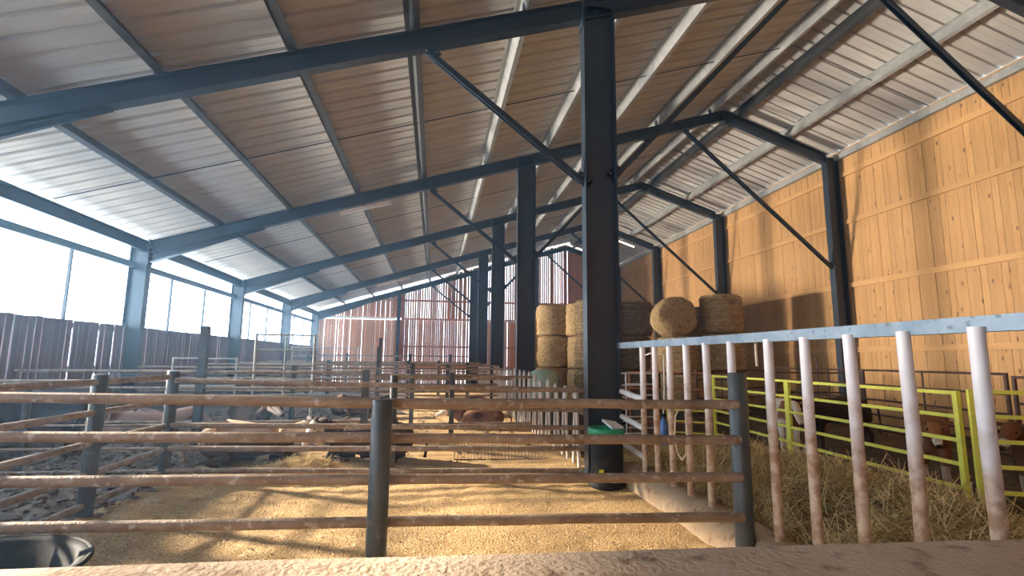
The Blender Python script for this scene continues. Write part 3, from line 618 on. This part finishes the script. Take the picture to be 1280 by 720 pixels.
# ---------------------------------------------------------------- cattle
def cattle(label, loc, rz, sc, lying=False, base=(.4, .2, .1), patch=(.75, .7, .62), thr=.12, seed=0, head_yaw=0, head_pitch=-.6, face=None, horns=False, legc=None, neck_up=0, name='calf', cat='calf', shade_col=None):
    dz = -.50 if lying else 0
    V = []; E = []; Rr = []
    def v(p, r, par=None):
        V.append(Vector(p)); Rr.append(r if isinstance(r, tuple) else (r, r))
        if par is not None: E.append((par, len(V)-1))
        return len(V)-1
    mid = v((-.18, 0, .82+dz), (.25, .29))
    hip = v((-.55, 0, .86+dz), (.22, .24), mid); rump = v((-.76, 0, .84+dz), (.15, .17), hip)
    ch = v((.18, 0, .80+dz), (.24, .28), mid); sh = v((.42, 0, .86+dz), (.18, .22), ch)
    n1 = v((.60, 0, .94+dz+neck_up*.4), (.125, .15), sh)
    hy = head_yaw; pollp = Vector((.60+.20*math.cos(hy*.6), .20*math.sin(hy*.6), 1.04+dz+neck_up))
    pl_ = v(pollp, (.10, .115), n1)
    hd = Vector((math.cos(hy)*math.cos(head_pitch), math.sin(hy)*math.cos(head_pitch), math.sin(head_pitch)))
    b1 = v(pollp+hd*.12, (.098, .095), pl_); b2 = v(pollp+hd*.27, (.068, .07), b1); b3 = v(pollp+hd*.38, (.062, .055), b2); nosep = pollp+hd*.44; b4 = v(nosep, (.045, .04), b3)
    for s in (-1, 1):
        if lying:
            a = v((.36, s*.16, .28), .10, ch); c = v((.56, s*.20, .10), .06, a); d = v((.40, s*.22, .055), .045, c); v((.22, s*.21, .05), .045, d)
            a = v((-.52, s*.17, .30), .17, hip); c = v((-.22, s*.30, .14), .09, a); d = v((-.50, s*.34, .07), .05, c); v((-.28, s*.36, .05), .045, d)
        else:
            a = v((.36, s*.12, .62), (.10, .10), ch); c = v((.38, s*.125, .42), .06, a); d = v((.385, s*.125, .28), .05, c); e = v((.37, s*.125, .12), .035, d); v((.39, s*.125, .03), .045, e)
            a = v((-.56, s*.13, .64), (.14, .13), hip); c = v((-.48, s*.14, .48), .085, a); d = v((-.66, s*.135, .34), .052, c); e = v((-.64, s*.135, .12), .036, d); v((-.60, s*.135, .03), .045, e)
    me = bpy.data.meshes.new('sk'); me.from_pydata([tuple(q) for q in V], E, [])
    ob = bpy.data.objects.new('sk', me); COL.objects.link(ob)
    sk = ob.modifiers.new('s', 'SKIN'); sk.use_smooth_shade = True; sb = ob.modifiers.new('u', 'SUBSURF'); sb.levels = 2; sb.render_levels = 2
    lay = me.skin_vertices[0].data if me.skin_vertices else None
    if lay is None:
        import bmesh
        bm = bmesh.new(); bm.from_mesh(me); bm.verts.layers.skin.verify(); bm.to_mesh(me); bm.free(); lay = me.skin_vertices[0].data
    for i, rr in enumerate(Rr): lay[i].radius = rr
    lay[0].use_root = True
    dg = bpy.context.evaluated_depsgraph_get(); dg.update()
    m2 = bpy.data.meshes.new_from_object(ob.evaluated_get(dg)); bpy.data.objects.remove(ob); m2.name = 'body'
    m2.materials.clear(); m2.materials.append(M['hide'])
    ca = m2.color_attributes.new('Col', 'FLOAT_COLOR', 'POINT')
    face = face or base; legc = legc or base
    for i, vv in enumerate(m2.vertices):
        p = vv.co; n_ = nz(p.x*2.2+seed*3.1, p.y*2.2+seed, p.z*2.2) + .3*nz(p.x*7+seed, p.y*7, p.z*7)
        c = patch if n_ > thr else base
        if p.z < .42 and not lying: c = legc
        if shade_col and lying and p.z < .36 + .07*nz(p.x*3, seed, p.y*3): c = shade_col  # shaded flank painted into the coat, back left light as if sunlit
        if shade_col and not lying and .42 < p.z < .62: c = shade_col
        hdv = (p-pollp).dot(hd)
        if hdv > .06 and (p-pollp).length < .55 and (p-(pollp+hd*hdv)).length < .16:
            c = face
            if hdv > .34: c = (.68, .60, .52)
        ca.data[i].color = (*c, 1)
    R_ = thing(name, label, cat, loc, rz); R_.scale = (sc,)*3
    for p_ in m2.polygons: p_.use_smooth = True
    bo = bpy.data.objects.new('body', m2); COL.objects.link(bo); bo.parent = R_
    side = Vector((-math.sin(hy), math.cos(hy), 0)); upn = hd.cross(side); upn = -upn if upn.z < 0 else upn
    def blob(c, rx, d1, r1, d2, r2, nm, mt, n=10):
        b = MB(); vs = []; d3 = d1.cross(d2)
        for j in range(6):
            th = math.pi*j/5
            for k in range(n):
                ph_ = 2*math.pi*k/n; vs.append(c + d1*(r1*math.cos(th)) + d2*(r2*math.sin(th)*math.cos(ph_)) + d3*(rx*math.sin(th)*math.sin(ph_)))
        b.add(vs, [(i*n+k, i*n+(k+1) % n, (i+1)*n+(k+1) % n, (i+1)*n+k) for i in range(5) for k in range(n)], True); o = b.obj(nm, mt, R_); return o
    earm = mat('ear_hide', base, rough=.8)
    for s in (-1, 1):
        e = blob(pollp+hd*.155+side*(s*.083)+upn*.035, .016, side, .012, hd, .018, 'eye', M['eye'])
        ed = (side*s + upn*-.15 - hd*.25).normalized()
        blob(pollp+side*(s*.15)+upn*.03-hd*.01, .018, ed, .095, hd, .045, 'ear', earm)
        if horns:
            hp = pollp+upn*.08+side*(s*.07)
            MB().tube([hp, hp+side*(s*.08)+upn*.02, hp+side*(s*.14)+upn*.09, hp+side*(s*.13)+upn*.17], .02, 8, rs=[.022, .02, .014, .004]).obj('horn', M['horn'], R_)
    blob(nosep+hd*.025+upn*.008, .04, hd, .02, side, .045, 'nose', M['nose'])
    t0 = Vector((-.86, 0, .90+dz))
    tz = .45 if not lying else .1
    tl = MB().tube([t0, t0+Vector((-.06, 0, -.06)), Vector((-.93, .02, max(tz+.1, .12))), Vector((-.90, .03, max(tz-.1, .06)))], .02, 8, rs=[.028, .022, .016, .028]); tl.obj('tail', earm, R_)
    return R_
BR = (.36, .15, .06); DK = (.05, .03, .025); TAN = (.40, .26, .17); WH = (.72, .64, .55)
cattle('brown calf with a pale ringed muzzle looking through the middle yellow gate', (6.28, 5.82, 0), math.radians(-136), .82, False, (.24, .10, .045), WH, .62, 1, .1, -.62, BR, legc=(.5, .36, .26))
cattle('dark brown calf cut by the right picture edge behind the near yellow gate', (6.75, 4.85, 0), math.radians(190), .86, False, (.15, .065, .035), WH, .6, 2, .2, -.5, (.22, .09, .045), legc=(.4, .3, .22))
cattle('brown and white calf standing beside the joint of two yellow gates', (6.05, 8.3, 0), math.radians(-115), .85, False, (.26, .11, .05), (.75, .68, .6), -.02, 3, .2, -.9, (.72, .66, .6), legc=(.7, .62, .52))
cattle('black calf hardly seen in the shade beyond the yellow gates', (7.3, 8.6, 0), math.radians(170), .85, False, DK, DK, .9, 4)
cattle('tan cow lying behind the second fence on the left', (-2.6, 8.15, .03), math.radians(4), .95, True, TAN, (.52, .38, .27), .0, 5, .5, -.95, WH, shade_col=(.07, .045, .03), name='cow', cat='cow')
cattle('dark cow with a white face eating hay in the pen behind the second fence', (-.95, 8.15, .03), math.radians(176), .95, True, DK, (.10, .06, .045), .1, 6, 1.0, -1.0, WH, neck_up=.10, name='cow', cat='cow')
cattle('horned pale faced cow raising its head behind the tan cow', (-3.55, 11.0, .0), math.radians(-50), 1.0, True, (.09, .06, .05), DK, .1, 7, .1, -.35, (.7, .55, .45), horns=True, neck_up=.12, name='cow', cat='cow')
cattle('pinkish tan cow lying left of the side fence corner post', (-5.3, 10.6, 0), math.radians(15), 1.0, True, (.48, .32, .26), (.2, .12, .1), .2, 8, .3, -.7, name='cow', cat='cow')
cattle('black cow standing in the far left pen against the plinth', (-5.6, 8.6, 0), math.radians(8), .95, False, DK, (.03, .03, .03), .1, 9, 0, -.6, name='cow', cat='cow')
cattle('brown calf lying by the slanted feed slats in the middle distance', (1.0, 11.6, 0), math.radians(170), .8, True, (.20, .10, .055), DK, .15, 10, 0, -.4, WH)
cattle('brown cow lying near the second run of feed slats', (.9, 14.2, 0), math.radians(200), .9, True, (.3, .13, .06), DK, .2, 11, 0, -.3, name='cow', cat='cow')
cattle('dark cow lying half hidden beyond the dark cow with the white face', (-1.9, 14.0, .0), math.radians(10), 1.0, True, DK, (.2, .1, .06), .2, 12, .3, -.5, name='cow', cat='cow')
# hay in front of the lying cows
def hz_(x, y): return .03 + .15*math.exp(-((x+1.7)**2/.22+(y-7.6)**2/.05)) + .02*nz(x, y, 1, 9)
FH = grid('feed_hay', -2.7, -.8, 7.25, 8.3, .05, hz_, M['hay'], 'small mound of golden hay in front of the white faced cow', 'hay')
def pq():
    x = random.gauss(-1.75, .35); y = random.gauss(7.6, .13); return x, y, hz_(x, y)
stalks('feed_hay_stalks', 2500, pq, .13, .002, M['stalk'], 'golden stalks on the small hay mound by the lying cows', .35, 'hay', FH)

# groups of repeated things
GR = {'portal_frame': 'steel portal frames of the barn', 'roof_purlin': 'steel purlins under the roof', 'tube_light': 'tube lights under the roof',
      'pen_fence': 'tubular pen fences', 'yellow_gate': 'yellow gates of the right pen', 'brown_pen_panel': 'dark brown pen panels by the plank wall',
      'tubular_gate': 'tubular gates', 'feed_barrier': 'slanted slat feed barriers', 'hay_bale': 'round hay bales stacked at the back', 'calf': 'calves', 'cow': 'cows'}
for o in SCN.objects:
    k = o.name.split('.')[0]
    if o.parent is None and k in GR and 'label' in o: o['group'] = GR[k]
